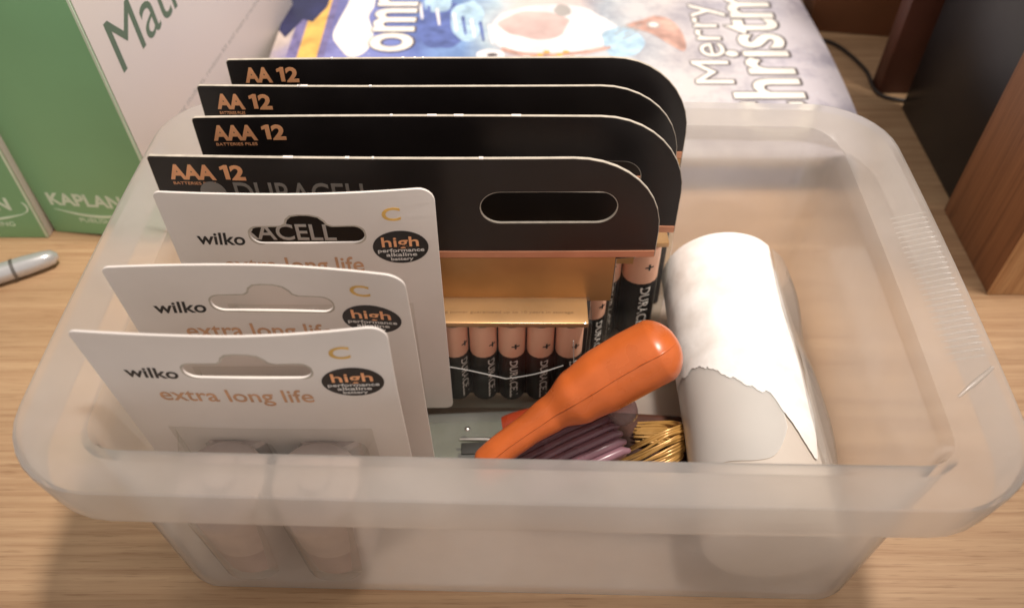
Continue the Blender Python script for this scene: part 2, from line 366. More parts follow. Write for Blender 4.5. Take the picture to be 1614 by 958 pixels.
# ------------------------------------------------------------------ the tub
TUB_Y = 191
tub = empty('storage_tub', (3, TUB_Y, 0), (0, 0, R(-1.3)), 'open milky translucent plastic tub holding the battery packs', 'tub')
def ring_pts(hx, hy, r, z, bow, zf=None, seg=8, side=10):
    """rounded rectangle; zf: height of the long sides where it differs from the short ones"""
    pts = []
    cs = ((hx - r, hy - r, 0), (-hx + r, hy - r, 90), (-hx + r, -hy + r, 180), (hx - r, -hy + r, 270))
    for k, (cx, cy, a0) in enumerate(cs):
        for j in range(seg + 1):
            a = R(a0 + 90 * j / seg); zz = z
            if zf is not None:
                q = j / seg; q = q if k in (0, 2) else 1 - q; q = q * q * (3 - 2 * q); zz = z + (zf - z) * q
            pts.append(Vector((cx + r * math.cos(a), cy + r * math.sin(a), zz)))
        nx, ny, na = cs[(k + 1) % 4]
        a = R(a0 + 90); zz = pts[-1].z; p = Vector((cx + r * math.cos(a), cy + r * math.sin(a), zz)); q = Vector((nx + r * math.cos(a), ny + r * math.sin(a), zz))
        for j in range(1, side): pts.append(p.lerp(q, j / side))
    for p in pts:
        f = max(0, 1 - (p.y / hy) ** 2) * min(1, abs(p.x) / hx) ** 3
        p.x += math.copysign(bow * f, p.x)
        g = max(0, 1 - (p.x / hx) ** 2) * min(1, abs(p.y) / hy) ** 3
        p.y += math.copysign(bow * .35 * g, p.y)
    return pts
def sweep(rings, cap0=False, cap1=False):
    bm = bmesh.new(); vs = [[bm.verts.new(p) for p in ring_pts(*rg)] for rg in rings]
    for a, b in zip(vs, vs[1:]):
        n = len(a)
        for i in range(n): bm.faces.new((a[i], a[(i + 1) % n], b[(i + 1) % n], b[i]))
    if cap0: bm.faces.new(vs[0][::-1])
    if cap1: bm.faces.new(vs[-1])
    return to_mesh(bm, 32)
B = 2.0
link('tub_body', sweep([
    (104, 62, 8, 2.4, 0), (110, 67, 9, 2.6, 0), (111.6, 68.6, 10, 4.2, 0), (112.2, 69.2, 10, 7, 0), (116.4, 71.8, 11, 84, .6, 87), (117.0, 72.2, 12, 88.0, .8, 91.5),
    (118.4, 73.0, 13, 90.2, 1, 93.8), (121.5, 75.0, 15, 91.0, 1.4, 94.5), (127, 80.0, 20, 92.6, 2, 94.6), (133.6, 85.2, 25, 94.8, B), (134.6, 85.8, 25.6, 95.0, B),
    (135.6, 86.4, 26, 94.6, B), (136, 86.6, 26.4, 93.6, B), (134.8, 85.5, 26, 80, B), (134.6, 85.2, 26, 78.4, B), (134.0, 84.8, 25.6, 78.1, B), (133.4, 84.2, 25, 78.6, B),
    (134.2, 84.9, 25, 92.6, B), (131.6, 83.0, 23, 92.4, B, 93.2), (125, 78.2, 19, 90.2, 2, 93.0), (120.6, 75.0, 15, 88.2, 1, 91.6), (118.8, 74.0, 13, 84, .8, 88),
    (114.2, 71.2, 11, 7, 0), (113.4, 70.6, 11, 3.2, 0), (111.4, 68.6, 10, .9, 0), (107, 64, 9, .4, 0)], True, True), M_tub, tub)
for s in (1,):                                               # ribbed grip let into the rim of the right-hand side
    bm = bmesh.new()
    slope = lambda x: 92.6 + (x - 127 - 1.9) / 6.6 * 2.3
    for k in range(27):
        y = -36 + k * 2.35; e = .5 if 0 < k < 26 else .38
        xs = (123.4 + 1.5, 127 + 1.9, 131 + 1.9, 134.2 + 1.6)
        tube_bm(bm, [(s * x, y, (91.8 if q == 0 else slope(x)) - (.5 if q in (0, 3) else .12)) for q, x in enumerate(xs)], [.3, e, e, .3], 6)
    g = link('grip_ribs', to_mesh(bm, 60), M_tub, tub); g['kind'] = 'stuff'
    bm = bmesh.new(); tube_bm(bm, [(s * 123.5, -49, 91.4), (s * 129, -45, 93.2), (s * 134.5, -41, 95.0)], [.4, .8, .5], 6)
    link('rim_rib', to_mesh(bm, 60), M_tub, tub)

def bow_pack(p, wdt, h, bow, dog=0):
    """bows a whole pack (card, print, shell) about its height and bends one top corner; the cells stay straight"""
    def slice_up(o):
        bm = bmesh.new(); bm.from_mesh(o.data)
        for ax, span, st in ((0, wdt, 5.5), (2, h, 7)):
            for k in range(1, int(span / st)):
                co = [0, 0, 0]; no = [0, 0, 0]; co[ax] = k * st * K; no[ax] = 1
                bmesh.ops.bisect_plane(bm, geom=bm.verts[:] + bm.edges[:] + bm.faces[:], dist=1e-7, plane_co=co, plane_no=no)
        bm.to_mesh(o.data); bm.free()
    def warp(o):
        if o.name.startswith(('card', 'gold_panel', 'copper_line', 'blister')): slice_up(o)
        for v in o.data.vertices:
            x, z = v.co.x / K, v.co.z / K
            dy = bow * (((x - wdt / 2) / (wdt / 2)) ** 2 - .4) * min(1, max(0, z / h))
            dy += dog * max(0, (z / h - .72) / .28) ** 2 * max(0, (x / wdt - .5) / .5) ** 1.5
            v.co.y += dy * K
    for ch in p.children:
        if ch.name.startswith(('battery', 'gold_ledge')): continue
        warp(ch)
        for g in ch.children: warp(g)
# ------------------------------------------------------------------ carded packs of pencil batteries
def cell_me(r, L, cut):
    return lathe_me([(r * .55, 0), (r * .92, .2), (r, .9), (r, L * cut - .05), (r, L * cut + .05), (r, L - 2.2), (r * .9, L - 1.4), (r * .42, L - 1.3), (r * .40, L), (r * .2, L + .1)], 18,
                    slots=[3, 0, 0, 0, 1, 1, 3, 3, 3])
CELL_MATS = [M_cell_black, M_cell_copper, M_white_print, M_steel]
aaa_me = cell_me(5.1, 44, .60); aa_me = cell_me(7.1, 50, .62)
for me in (aaa_me, aa_me):
    for x in CELL_MATS: me.materials.append(x)
UPT = Matrix(((0, 1, 0), (0, 0, -1), (-1, 0, 0)))            # text reading downwards, wrapped on the side facing the viewer
def wrap_text(body, r, length, cap, z0):
    return text_me(body, 4, UPT, bold=.05, fit=length, cap=cap, bend=r + .08, thick=.03, origin=(0, 0, z0))
def centred(me):
    ys = [v.co.x for v in me.vertices]; return me
aaa_txt = text_me('DURACELL', 4, UPT, bold=.06, fit=22, cap=3.0, bend=5.16, thick=.03, origin=(0, 0, 24.5)); aaa_txt.materials.append(M_white_print)
aa_txt = text_me('DURACELL', 4, UPT, bold=.06, fit=26, cap=4.2, bend=7.16, thick=.03, origin=(0, 0, 29)); aa_txt.materials.append(M_white_print)
aaa_plus = text_me('+', 6, UPT, bold=.12, fit=2.6, bend=5.16, thick=.03, origin=(.0, 0, 34)); aaa_plus.materials.append(M_black)
aa_plus = text_me('+', 7, UPT, bold=.12, fit=3.0, bend=7.16, thick=.03, origin=(.0, 0, 41)); aa_plus.materials.append(M_black)

def duracell_pack(x0, wdt, y_top, y_bot, h, size, row_right, label, yaw=0, n=12, letters=True, bow=1.2, dog=0):
    lean = math.atan2(y_top - y_bot, h)
    p = empty('battery_card_pack', (x0, y_bot, 2.8), (-lean, 0, R(yaw)), label, 'battery pack', 'black carded battery packs standing in the tub')
    r, L, me, tx, pl = (5.1, 44, aaa_me, aaa_txt, aaa_plus) if size == 'AAA' else (7.1, 50, aa_me, aa_txt, aa_plus)
    zb = 9.6; top = zb + L + 1.6; rr = row_right - x0
    line = (79.0 if letters else 73.0) if size == 'AAA' else 80.0
    full = rrect(0, 0, wdt, h, [2, 2, 30, 1.2], 10); ki = 11 + 10
    e1, e2 = min(wdt, rr + 9), min(wdt, rr + 1.6)                # the card steps in below the black half
    outline = full[:11] + ([(e2, 0), (e2, top + 1), (e1, top + 3), (e1, line - 2.5), (wdt, line - 1.2)] if rr + 9 < wdt else full[11:22]) + full[22:]
    sd = 0 if letters else 4
    slot = rrect(wdt - 59.5, h - 26.5 - sd, wdt - 14.5, h - 13 - sd, 6.7, 8)
    c = link('card', shape_me([outline, slot], 1.0, FRONT, step=7), M_card_black, p, (0, 0, 0))
    # cut edge of the grey board: a thin rim along the outline, a hair larger than the printed faces
    inner = [(wdt / 2 + (x - wdt / 2) * (1 - .3 / wdt), h / 2 + (z - h / 2) * (1 - .3 / h)) for x, z in outline]
    outer = [(wdt / 2 + (x - wdt / 2) * (1 + .12 / wdt), h / 2 + (z - h / 2) * (1 + .12 / h)) for x, z in outline]
    link('card_edge', shape_me([outer, inner], 1.04, FRONT, step=7), M_card_edge, c)
    for q in range(4):
        cx = random.uniform(.18, .78) * wdt; cw = random.choice((.8, 1.0, 1.4, 3.2))
        link('edge_fleck', box_me(cw, 1.1, .5, (cx, -.05, h + .05), .1), M_white_card, c)  # small white flecks along the top edge
    sl_o = slot
    sl_i = [(wdt - 37 + (x - wdt + 37) * .988, h - 19.75 - sd + (z - h + 19.75 + sd) * .965) for x, z in sl_o]
    link('slot_edge', shape_me([sl_o, sl_i], .8, FRONT), M_card_edge, c)
    code = 'AAA' if size == 'AAA' else 'AA'
    t1 = 5.2
    wd = 14.6 if size == 'AAA' else 9.8
    link('size_lettering', text_me(code, 6, FRONT, bold=.26, fit=wd, cap=5.6, origin=(t1, -.56, h - 8.6)), M_copper, p)
    link('count_lettering', text_me('2', 6, FRONT, bold=.24, fit=4.4, cap=5.6, origin=(t1 + wd + 5.0, -.56, h - 8.6)), M_copper, p)
    one = [(0, 0), (1.5, 0), (1.5, 5.6), (.5, 5.6), (-1.1, 4.9), (-1.1, 3.7), (0, 4.1)]
    link('count_lettering', shape_me([[(x + t1 + wd + 3.0, z + h - 8.6) for x, z in one]], .06, FRONT, origin=(0, -.56, 0)), M_copper, p)
    link('fine_lettering', text_me('BATTERIES PILES', 2, FRONT, fit=wd - 1, cap=1.1, origin=(t1 + .4, -.56, h - 10.9)), M_copper, p)
    if letters:
        link('brand_lettering', text_me('DURACELL', 9, FRONT, bold=.08, fit=44, cap=8.6, origin=(24.5, -.56, h - 18.2)), M_grey_print, p)
        link('brand_mark', shape_me([ellipse(17.5, h - 14.2, 4.2, 4.6)], .08, FRONT, origin=(0, -.56, 0)), M_grey_print, p)
        link('brand_lettering', text_me('DURACELL', 9, FRONT, bold=.12, fit=45, cap=7, origin=(9, -.56, h - 34)), M_white_print, p)
    # lower half: copper line, gold ledge that holds the cells, the cells, a clear shell over all
    link('gold_panel', box_me(e1 - .8, .3, line - top - 2.2, (e1 / 2, -.72, (line + top - 1) / 2)), M_gold, p)
    link('copper_line', box_me(wdt - .6, .4, 2.8, (wdt / 2, -.75, line)), M_copper_foil, p)
    pitch = 2 * r + .42
    left = rr - n * pitch - 1.0
    tray = link('gold_ledge', box_me(rr - left, 2 * r + 2.2, 2.4, ((rr + left) / 2, -r - 1.9, top + 1.0), .4), M_gold, p)
    link('ledge_lettering', text_me('alkaline batteries  1.5V  long lasting power guaranteed up to 10 years in storage', 2, FLAT, fit=(rr - left) * .62, cap=1.2, origin=(rr - (rr - left) * .66, -r - 3.4, top + 2.26)), M_gold_dark, tray)
    for k in range(n):
        b = link('battery', me, CELL_MATS, p, (rr - r - .7 - k * pitch, -r - 1.3, zb), (0, 0, R(random.uniform(-40, 32))))
        if letters or k < 4:
            link('lettering', tx, M_white_print, b); link('plus_mark', pl, M_black, b)
    bm = bmesh.new(); bmesh.ops.create_cube(bm, size=1); bmesh.ops.scale(bm, vec=(rr - left + 2.6, 2 * r + 3.4, top - zb + 5), verts=bm.verts)
    bmesh.ops.bevel(bm, geom=bm.edges[:], offset=1.2, segments=2, profile=.5, affect='EDGES')
    bmesh.ops.translate(bm, vec=((rr + left) / 2, -r - 2.5, (top + zb) / 2 + .9), verts=bm.verts)
    link('blister', to_mesh(bm, 45), M_clear, p)
    if letters:                                               # folds in the clear shell, whitened as painted highlights
        yf = -2 * r - 4.35
        for pts in ([(rr - 60, yf, zb + 27), (rr - 46, yf, zb + 24), (rr - 29, yf, zb + 18)], [(rr - 29, yf, zb + 18), (rr - 18, yf, zb + 21), (rr - 8, yf, zb + 26)], [(rr - 5, yf, zb + 40), (rr - 4, yf, zb + 20), (rr - 5, yf, zb + 8)]):
            bm = bmesh.new(); tube_bm(bm, smooth_path(pts, 4), .22, 6); link('blister_fold', to_mesh(bm, 60), M_glint, p)
    bpy.context.view_layer.update(); bow_pack(p, wdt, h, bow, dog)
    return p
duracell_pack(-100.6, 166, 263, 254.5, 119.5, 'AA', 62, 'rearmost black AA 12 battery pack nearest the magazine', n=11, letters=False, bow=-1.2, dog=2)
duracell_pack(-107, 167, 246, 238.5, 119.3, 'AA', 58.5, 'black AA 12 battery pack, second from the magazine', yaw=.5, n=11, letters=False, bow=1.5, dog=-1.5)
duracell_pack(-104, 163, 229, 223.5, 119.4, 'AAA', 37, 'black AAA 12 battery pack behind the one with the open handle slot', yaw=-.3, letters=False, bow=-1.4, dog=1.0)
duracell_pack(-113, 162, 208, 206, 119.2, 'AAA', 27, 'front black AAA 12 battery pack with open handle slot and gold panel', yaw=-.3)

# ------------------------------------------------------------------ white carded packs of fat batteries
c_cell = lathe_me([(8, 0), (12, .3), (12.8, 1.2), (12.8, 16), (12.8, 16.1), (12.8, 45.5), (11.8, 46.6), (5, 46.8), (4.4, 49), (2, 49.2)], 28, slots=[2, 0, 0, 0, 1, 1, 2, 2, 2])
for x in (M_cell_plum, M_cell_rose, M_cell_plum): c_cell.materials.append(x)
def wilko_pack(x0, y_top, y_bot, z0, h, wdt, label, yaw=0, bow=1.0, dog=0):
    lean = math.atan2(y_bot - y_top, h)
    p = empty('battery_blister_pack', (x0, y_bot, z0), (lean, 0, R(yaw)), label, 'battery pack', 'white carded battery packs standing in the tub')
    S = wdt / 82; zc = h - 102
    slot = rrect(25 * S, h - 20.0, 60 * S, h - 13.0, 3.4, 6)
    # euro-slot: long stadium with a bump on top
    e = []
    for x, z in slot: e.append((x, z))
    i = max(range(len(e)), key=lambda k: (e[k][1] > h - 13.2, e[k][0]))
    top_i = [k for k in range(len(e)) if e[k][1] > h - 13.05]
    bump = [(50.5, 0), (49, .7), (48.3, 2.2), (46.8, 3.9), (44.2, 4.7), (41.5, 4.8), (39, 4.4), (37.5, 3.0), (36.8, 1.2), (35.6, .2)]
    k0 = top_i[0]
    e = e[:k0 + 1] + [(bx * S, h - 13.0 + bz) for bx, bz in bump] + e[k0 + 1:]
    outline = rrect(0, 0, wdt, h, [3, 3, 5, 2.2], 6)
    c = link('card', shape_me([outline, e], .7, FRONT, .08, step=5), M_white_card, p)
    f = -.42
    cxm = sum(x for x, z in e) / len(e); czm = h - 16.0
    ring = [(x + (.45 if x > 42 * S else -.45), z + (.45 if z > h - 16 else -.45)) for x, z in e]
    link('slot_edge', shape_me([ring, e], .74, FRONT), M_card_edge, c)
    link('brand_lettering', text_me('wilko', 6, FRONT, bold=.10, shear=.12, fit=14.6 * S, cap=5.0, origin=(8.4 * S, f, h - 20.6)), M_black, p)
    link('size_letter', text_me('C', 6, FRONT, bold=.09, fit=5.6 * S, cap=5.0, origin=(66 * S, f, h - 11.2)), M_yellow, p)
    bd = link('badge', shape_me([ellipse(70.4 * S, h - 22.4, 8.6 * S, 6.9)], .1, FRONT, origin=(0, f, 0)), M_black, p)
    link('badge_lettering', text_me('high', 5, FRONT, bold=.07, fit=11.4 * S, cap=4.0, origin=(64.7 * S, f - .1, h - 22.0)), M_copper, bd)
    link('badge_fine_lettering', text_me('performance', 2, FRONT, bold=.03, fit=14.4 * S, cap=1.5, origin=(63.2 * S, f - .1, h - 24.3)), M_white_print, bd)
    link('badge_fine_lettering', text_me('alkaline', 2, FRONT, bold=.03, fit=9.6 * S, cap=1.5, origin=(65.6 * S, f - .1, h - 26.2)), M_white_print, bd)
    link('badge_fine_lettering', text_me('battery', 2, FRONT, bold=.03, fit=7 * S, cap=1.3, origin=(66.9 * S, f - .1, h - 28.0)), M_white_print, bd)
    link('slogan_lettering', text_me('extra long life', 6, FRONT, bold=.06, fit=44 * S, cap=6.6, origin=(14 * S, f, h - 32.6)), M_tan, p)
    for cx in (27, 55.5):
        link('battery', c_cell, M_cell_plum, p, (cx * S, -13.6, zc))
    # clear shell: two joined bulges, flat flange
    bm = bmesh.new(); nx, nz = 34, 18; g = []
    for j in range(nz + 1):
        row = []
        for i in range(nx + 1):
            u, v = i / nx, j / nz; x = 10 + u * 62; z = zc - 3 + v * 56.5
            d = 0
            for cx in (27, 55.5):
                q = abs(x - cx) / 14.8
                if q < 1: d = max(d, 27.6 * math.sqrt(1 - q ** 3.2))
            d = max(d, 4 if 16 < x < 66 else 0)
            d *= min(1, v / .05, math.sin(min(1, (1 - v) / .2) * math.pi / 2))
            row.append(bm.verts.new((x * S, -.6 - d, z)))
        g.append(row)
    for j in range(nz):
        for i in range(nx): bm.faces.new((g[j][i], g[j][i + 1], g[j + 1][i + 1], g[j + 1][i]))
    link('blister', to_mesh(bm, 50), M_clear_grey, p)
    bpy.context.view_layer.update(); bow_pack(p, wdt, h, bow, dog)
    return p
wilko_pack(-105, 188, 190, 13.4, 110.8, 82, 'white C battery card whose slot shows black behind, rearmost of three', yaw=.4, bow=1.6, dog=1.2)
wilko_pack(-110.2, 159.5, 169, 4, 120, 81.5, 'white C battery card in the middle of the three', yaw=-.9, bow=-1.5, dog=-2.0)
wilko_pack(-111.6, 135.8, 148.5, 4, 120, 80, 'white C battery card nearest the front rim of the tub', yaw=-.8, bow=1.4, dog=2.5)

# ------------------------------------------------------------------ loose things in the tub
tr = empty('plastic_packet', (-20, 179, 2.7), (0, 0, R(3)), 'flat grey plastic packet with dark slot lying under the white cards', 'packet')
link('tray', box_me(50, 22, 8.5, (0, 0, 4.3), 1.6, 3), clear('greenish_clear_plastic', tint=(.74, .78, .70, 1), milk=.10, rough=.1, ior=1.35), tr)
link('backing', box_me(47, 21, 1.4, (0, 0, 1.6), .4), M_greyplastic, tr)
link('slot', box_me(21, 5.0, 1.0, (11, -6.4, 8.8), .3), M_dark, tr)
bm = bmesh.new(); tube_bm(bm, [(0, -2.2, 9.0), (10, -3.0, 9.4), (18, -4.4, 9.6), (21, -5.5, 9.4), (24, -1, 9.0)], [.6, .9, 1.1, 1.3, .5], 8)
link('silver_strip', to_mesh(bm, 50), M_steel, tr)
link('screw_head', lathe_me([(1.2, 0), (1.2, .3), (.8, .7), (.2, .9)], 14), M_steel, tr, (3, 2.6, 8.4))

tool = empty('orange_tool', (0, 0, 0), label='orange plastic hand tool with bulbous handle leaning across the loose bits', cat='tool')
bm = bmesh.new()
path = smooth_path([(-12, 156, 25), (-4, 160, 31), (5, 163.5, 37.5), (14, 167, 43.5), (23, 170, 49.5), (32, 173, 55), (41, 175.5, 60.5), (49, 177.5, 65), (55, 179.2, 68.6)], 12)
rk = [5.2, 5.6, 5.7, 6.8, 10.4, 11.8, 11.9, 11.8, 11.4]
rads = []
for i in range(len(path)):
    t = i / (len(path) - 1) * (len(rk) - 1); a = int(min(t, len(rk) - 2)); f = t - a; f = f * f * (3 - 2 * f); rads.append(rk[a] * (1 - f) + rk[a + 1] * f)
for end, R0 in ((0, 5.0), (-1, 9.0)):                        # round off both ends
    for i, p in enumerate(path):
        d = (p - path[end]).length
        if d < R0: rads[i] = min(rads[i], .25 + rads[i] * math.sqrt(max(0, 1 - ((R0 - d) / R0) ** 2)))
tube_bm(bm, path, rads, 24, squash=.82)
hd = link('handle', to_mesh(bm, 60), M_orange, tool)
bm = bmesh.new(); seam = []
for i in range(3, len(path) - 3):
    d = (path[i + 1] - path[i - 1]).normalized(); sd_ = d.cross(Vector((0, 0, 1))).normalized(); u_ = sd_.cross(d)
    seam.append(path[i] + (sd_ * .62 + u_ * .66).normalized() * rads[i] * .885)
tube_bm(bm, seam, .32, 6); link('mould_seam', to_mesh(bm, 60), M_orange, hd)
bm = bmesh.new(); pp = smooth_path([(-3, 176, 20), (6, 177, 22), (16, 178, 26), (28, 178, 34)], 5)
tube_bm(bm, pp, [3 + 2.6 * math.sin(math.pi * min(1, .2 + i / len(pp))) for i in range(len(pp))], 16)
link('lower_handle', to_mesh(bm, 60), M_red, tool)

st = empty('ribbed_grip', (24, 166, 15.0), (0, R(-20), R(16)), 'ribbed plum plastic strip with round clear knob beneath the orange tool', 'plastic strip')
for k in range(7):
    bm = bmesh.new(); y = -9.5 + k * 3.1
    z = 7 + 3.2 * math.sin(math.pi * (k + .5) / 7)
    tube_bm(bm, [(-21, y, z - 2.5), (-19, y, z), (0, y + .4, z + 1.0), (17, y + .8, z + .3), (19, y + 1, z - 2)], [1.0, 1.75, 1.8, 1.75, 1.0], 10)
    link('rib', to_mesh(bm, 50), M_plum, st)
link('spine', box_me(38, 19, 5, (-1, .3, 5), 1.5, 3), M_plum, st)
link('knob', lathe_me([(1.2, -5), (3.6, -4.2), (5.2, -1.6), (5.4, 1), (4.2, 3.6), (1.4, 5)], 20), clear('plum_clear_plastic', tint=(.62, .45, .46, 1), milk=.12), st, (23, 1.5, 15.5))
pc = empty('brown_slab', (38, 168, 2.7), (0, 0, R(-4)), 'flat dark brown pouch added under the wire and the ribbed strip', 'slab')
link('slab_body', box_me(56, 46, 8.2, (0, 0, 4.2), 2.6, 4), plain('dark_brown_slab', srgb(74, 40, 26), .45, var=.15, scale=120, bump=.3), pc)  # made-up slab, put in to darken the tub floor here
link('slab_top', box_me(55, 20, 1.2, (0, -12, 8.9), .5), plain('dark_brown_slab_top', srgb(64, 34, 22), .45, var=.15, scale=120, bump=.3), pc)
wr = empty('wire_bundle', (55, 160, 12.4), label='tangle of thin brass coloured wire beside the white roll', cat='wire')
for k in range(13):
    a = k / 13; bm = bmesh.new(); j = lambda s: random.uniform(-s, s)
    pts = [(-22 + j(2), -5 + a * 10, 2 + j(.6)), (-10, -4 + a * 12 + j(1), 5 + a * 5), (1 + j(1), -1 + a * 13, 8 + a * 6 + j(1)), (8 + j(1), 5 + a * 11, 7 + a * 5), (5 + j(2), 12 + a * 9, 3 + a * 3), (-6 + j(3), 14 + a * 9, 2)]
    tube_bm(bm, smooth_path(pts, 6), .55, 6)
    link('strand', to_mesh(bm, 60), M_wire, wr)

# ------------------------------------------------------------------ the white roll
RX, RZ, RR = 86.5, 29.0, 25.0
ro = empty('bag_roll', (RX, 186, 3), (0, 0, R(-1.0)), 'white roll in frosted film lying front to back in the tub', 'roll')
def shell(fn_y, a0, a1, rad, y_back, na=40, ny=26, thick=None, wob=.35, seed=1):
    """piece of a skin on the cylinder between angles a0..a1 (0 = straight up, + to the right), from the back end to y = fn_y(angle)"""
    bm = bmesh.new(); g = []
    for i in range(na + 1):
        a = a0 + (a1 - a0) * i / na; row = []
        ye = fn_y(a)
        for j in range(ny + 1):
            y = y_back + (ye - y_back) * j / ny
            rr_ = (rad(a, y) if callable(rad) else rad) + wob * noise.noise(Vector((a * .035 + seed, y * .035, seed)))
            row.append(bm.verts.new((rr_ * math.sin(R(a)), y, RZ - 3 - 1 + rr_ * math.cos(R(a)))))
        g.append(row)
    for i in range(na):
        for j in range(ny): bm.faces.new((g[i][j], g[i + 1][j], g[i + 1][j + 1], g[i][j + 1]))
    return to_mesh(bm, 60)
bm = bmesh.new(); rings = []
prof = [(-62, 18.0), (-61.4, 21), (-59.5, 22.6), (-55, 23.2), (-20, 23.3), (20, 22.9), (55, 22.2), (60, 21.6), (61.5, 20), (62, 16)]
for y, r in prof:
    rings.append([bm.verts.new(((r + .5 * noise.noise(Vector((k * .3, y * .05, 2)))) * math.sin(2 * math.pi * k / 40), y, RZ - 4 + r * math.cos(2 * math.pi * k / 40))) for k in range(40)])
for a, b in zip(rings, rings[1:]):
    for k in range(40): bm.faces.new((a[k], a[(k + 1) % 40], b[(k + 1) % 40], b[k]))
bm.faces.new(rings[0]); bm.faces.new(rings[-1][::-1])
core = link('roll_core', to_mesh(bm, 50), plain('roll_white_grey', srgb(202, 190, 178), .6, var=.05, scale=20, bump=.15), ro)
def film_edge(a):
    return -41 + 10 * max(0, (a + 8) / 20) ** 2 + 1.2 * math.sin(a * .1)
link('film_wrap', shell(film_edge, -118, 12, 23.7, 61, wob=.25, seed=2), M_roll, ro)
def torn(a):
    base = 3 - (a + 90) * .045
    if a > -50: base = 1 - (a + 50) * .38
    tip = 0
    if a > 0: tip = -26 * max(0, 1 - abs(a - 33) / 30)
    if a > 33: tip = -26 * max(0, 1 - abs(a - 33) / 16)
    jag = 1.4 * noise.noise(Vector((a * .16, 3.3, 0))) + .8 * noise.noise(Vector((a * .5, 1.3, 0))) + .5 * noise.noise(Vector((a * 1.7, 7.3, 0)))
    return max(-40, min(6, max(base, -16) + tip + jag))
link('white_sheet', shell(torn, -100, 46, 23.95, 62.6, na=180, ny=34, wob=.25, seed=2), M_sheet, ro)
def bagr(a, y): return 24.8 + 2.4 * max(0, min(1, (a - 30) / 60)) + 1.0 * math.sin(y * .11 + a * .04)
link('loose_film', shell(lambda a: -60 + 2 * math.sin(a * .08), 40, 128, bagr, 58, na=30, ny=40, wob=1.0, seed=9), M_film, ro)

# ------------------------------------------------------------------ behind the tub: magazines
def magazine(name, x0, x1, y0, y1, z0, th, label, top=True):
    e = empty(name, (0, 0, 0), label=label, cat='magazine')
    link('pages', box_me(x1 - x0 - 26, y1 - y0 - 1.5, th - .8, ((x0 + x1) / 2 - 12, (y0 + y1) / 2, z0 + th / 2 - .1), .3), M_pages if top else M_bluepages, e)
    bm = bmesh.new(); nx, ny = 60, 16; g = []
    for i in range(nx + 1):
        row = []
        for j in range(ny + 1):
            x = x0 + (x1 - x0) * i / nx; y = y0 + (y1 - y0) * j / ny
            dz = 0
            if x > x1 - 22: q = (x - x1 + 22) / 22; dz = -4 * q * q * (1 if top else .2); 
            row.append(bm.verts.new((x + 3 * math.sin((y - y0) * .02) * max(0, (x - x1 + 22) / 22) ** 2, y, z0 + th + dz)))
        g.append(row)
    for i in range(nx):
        for j in range(ny): bm.faces.new((g[i][j], g[i + 1][j], g[i + 1][j + 1], g[i][j + 1]))
    c = link('cover', to_mesh(bm, 60), M_cover, e)
    return e, c
magazine('magazine', -132, 174, 337, 565, .3, 15.2, 'magazine lying under the Christmas one, seen as a bluish edge', top=False)
mg, cov = magazine('christmas_magazine', -138, 182, 335, 575, 15.9, 6.1, 'magazine with rotated Merry Christmas lettering lying behind the tub')
ZT = 22.0
ROT = Matrix(((0, -1, 0), (1, 0, 0), (0, 0, 1)))              # reads away from the viewer
def printed(body, size, X, Y, fit, cap, bold, z=.12, mat=None, outline=None, shear=0):
    if outline:                                               # dark copies shifted all round make the outline
        parts = []
        for k in range(8):
            a = 2 * math.pi * k / 8
            parts.append(text_me(body, size, ROT, bold=bold, fit=fit, cap=cap, origin=(X + outline * math.cos(a) + outline * .35, Y + outline * math.sin(a), ZT + z - .08 - k * .005), thick=.01, shear=shear))
        bm = bmesh.new()
        for me in parts: bm.from_mesh(me); bpy.data.meshes.remove(me)
        me = bpy.data.meshes.new('m'); bm.to_mesh(me); bm.free()
        link('lettering_outline', me, M_shade, cov)
    link('lettering', text_me(body, size, ROT, bold=bold, fit=fit, cap=cap, origin=(X, Y, ZT + z), thick=.04, shear=shear), mat or M_letter, cov)
printed('Christmas', 40, 157, 352, 186, 38, .7, outline=1.2, z=.2)
printed('Merry', 24, 122, 399, 86, 21, 0, outline=1.1, z=.2)
printed('omm', 26, -59, 431, 78, 24, .6, outline=1.0, z=.3)
def patch(name, pts, mat, z):
    pts = [(x * 1.03, y * 1.033) for x, y in pts]; return link(name, shape_me([pts], .04, FLAT, origin=(0, 0, ZT + z)), mat, cov)
patch('lilac_strip', [(-125, 325), (-104, 325), (-104, 559), (-125, 559)], M_lilac, .06)
patch('yellow_strip', [(-119, 326), (-108, 326), (-108, 558), (-119, 558)], M_yellow, .10)
blob = [(-96, 420), (-90, 412), (-83, 415), (-79, 426), (-80, 440), (-84, 455), (-82, 470), (-86, 500), (-96, 500), (-98, 470), (-101, 450), (-102, 433)]
patch('white_flourish', [(p.x, p.y) for p in smooth_path([(x, y, 0) for x, y in blob] + [(blob[0][0], blob[0][1], 0)], 5)[:-1]], M_letter, .16)
patch('navy_corner', [(-134, 440), (-129, 432), (-122, 452), (-116, 449), (-110, 466), (-108, 520), (-134, 520)], M_navy, .14)
band = smooth_path([(-6, 418, 0), (6, 413, 0), (22, 412, 0), (40, 415, 0), (54, 420, 0), (54, 423, 0), (40, 418.5, 0), (22, 416, 0), (6, 417, 0), (-5, 422, 0), (-6, 418, 0)], 4)[:-1]
patch('red_band', [(p.x, p.y) for p in band], M_rust, .14)
for k in range(7):
    patch('gold_bead', ellipse(12 + k * 3.6, 411 + (k % 3) * 3, 2.0, 1.7, 10), M_yellow, .18 + .01 * k)
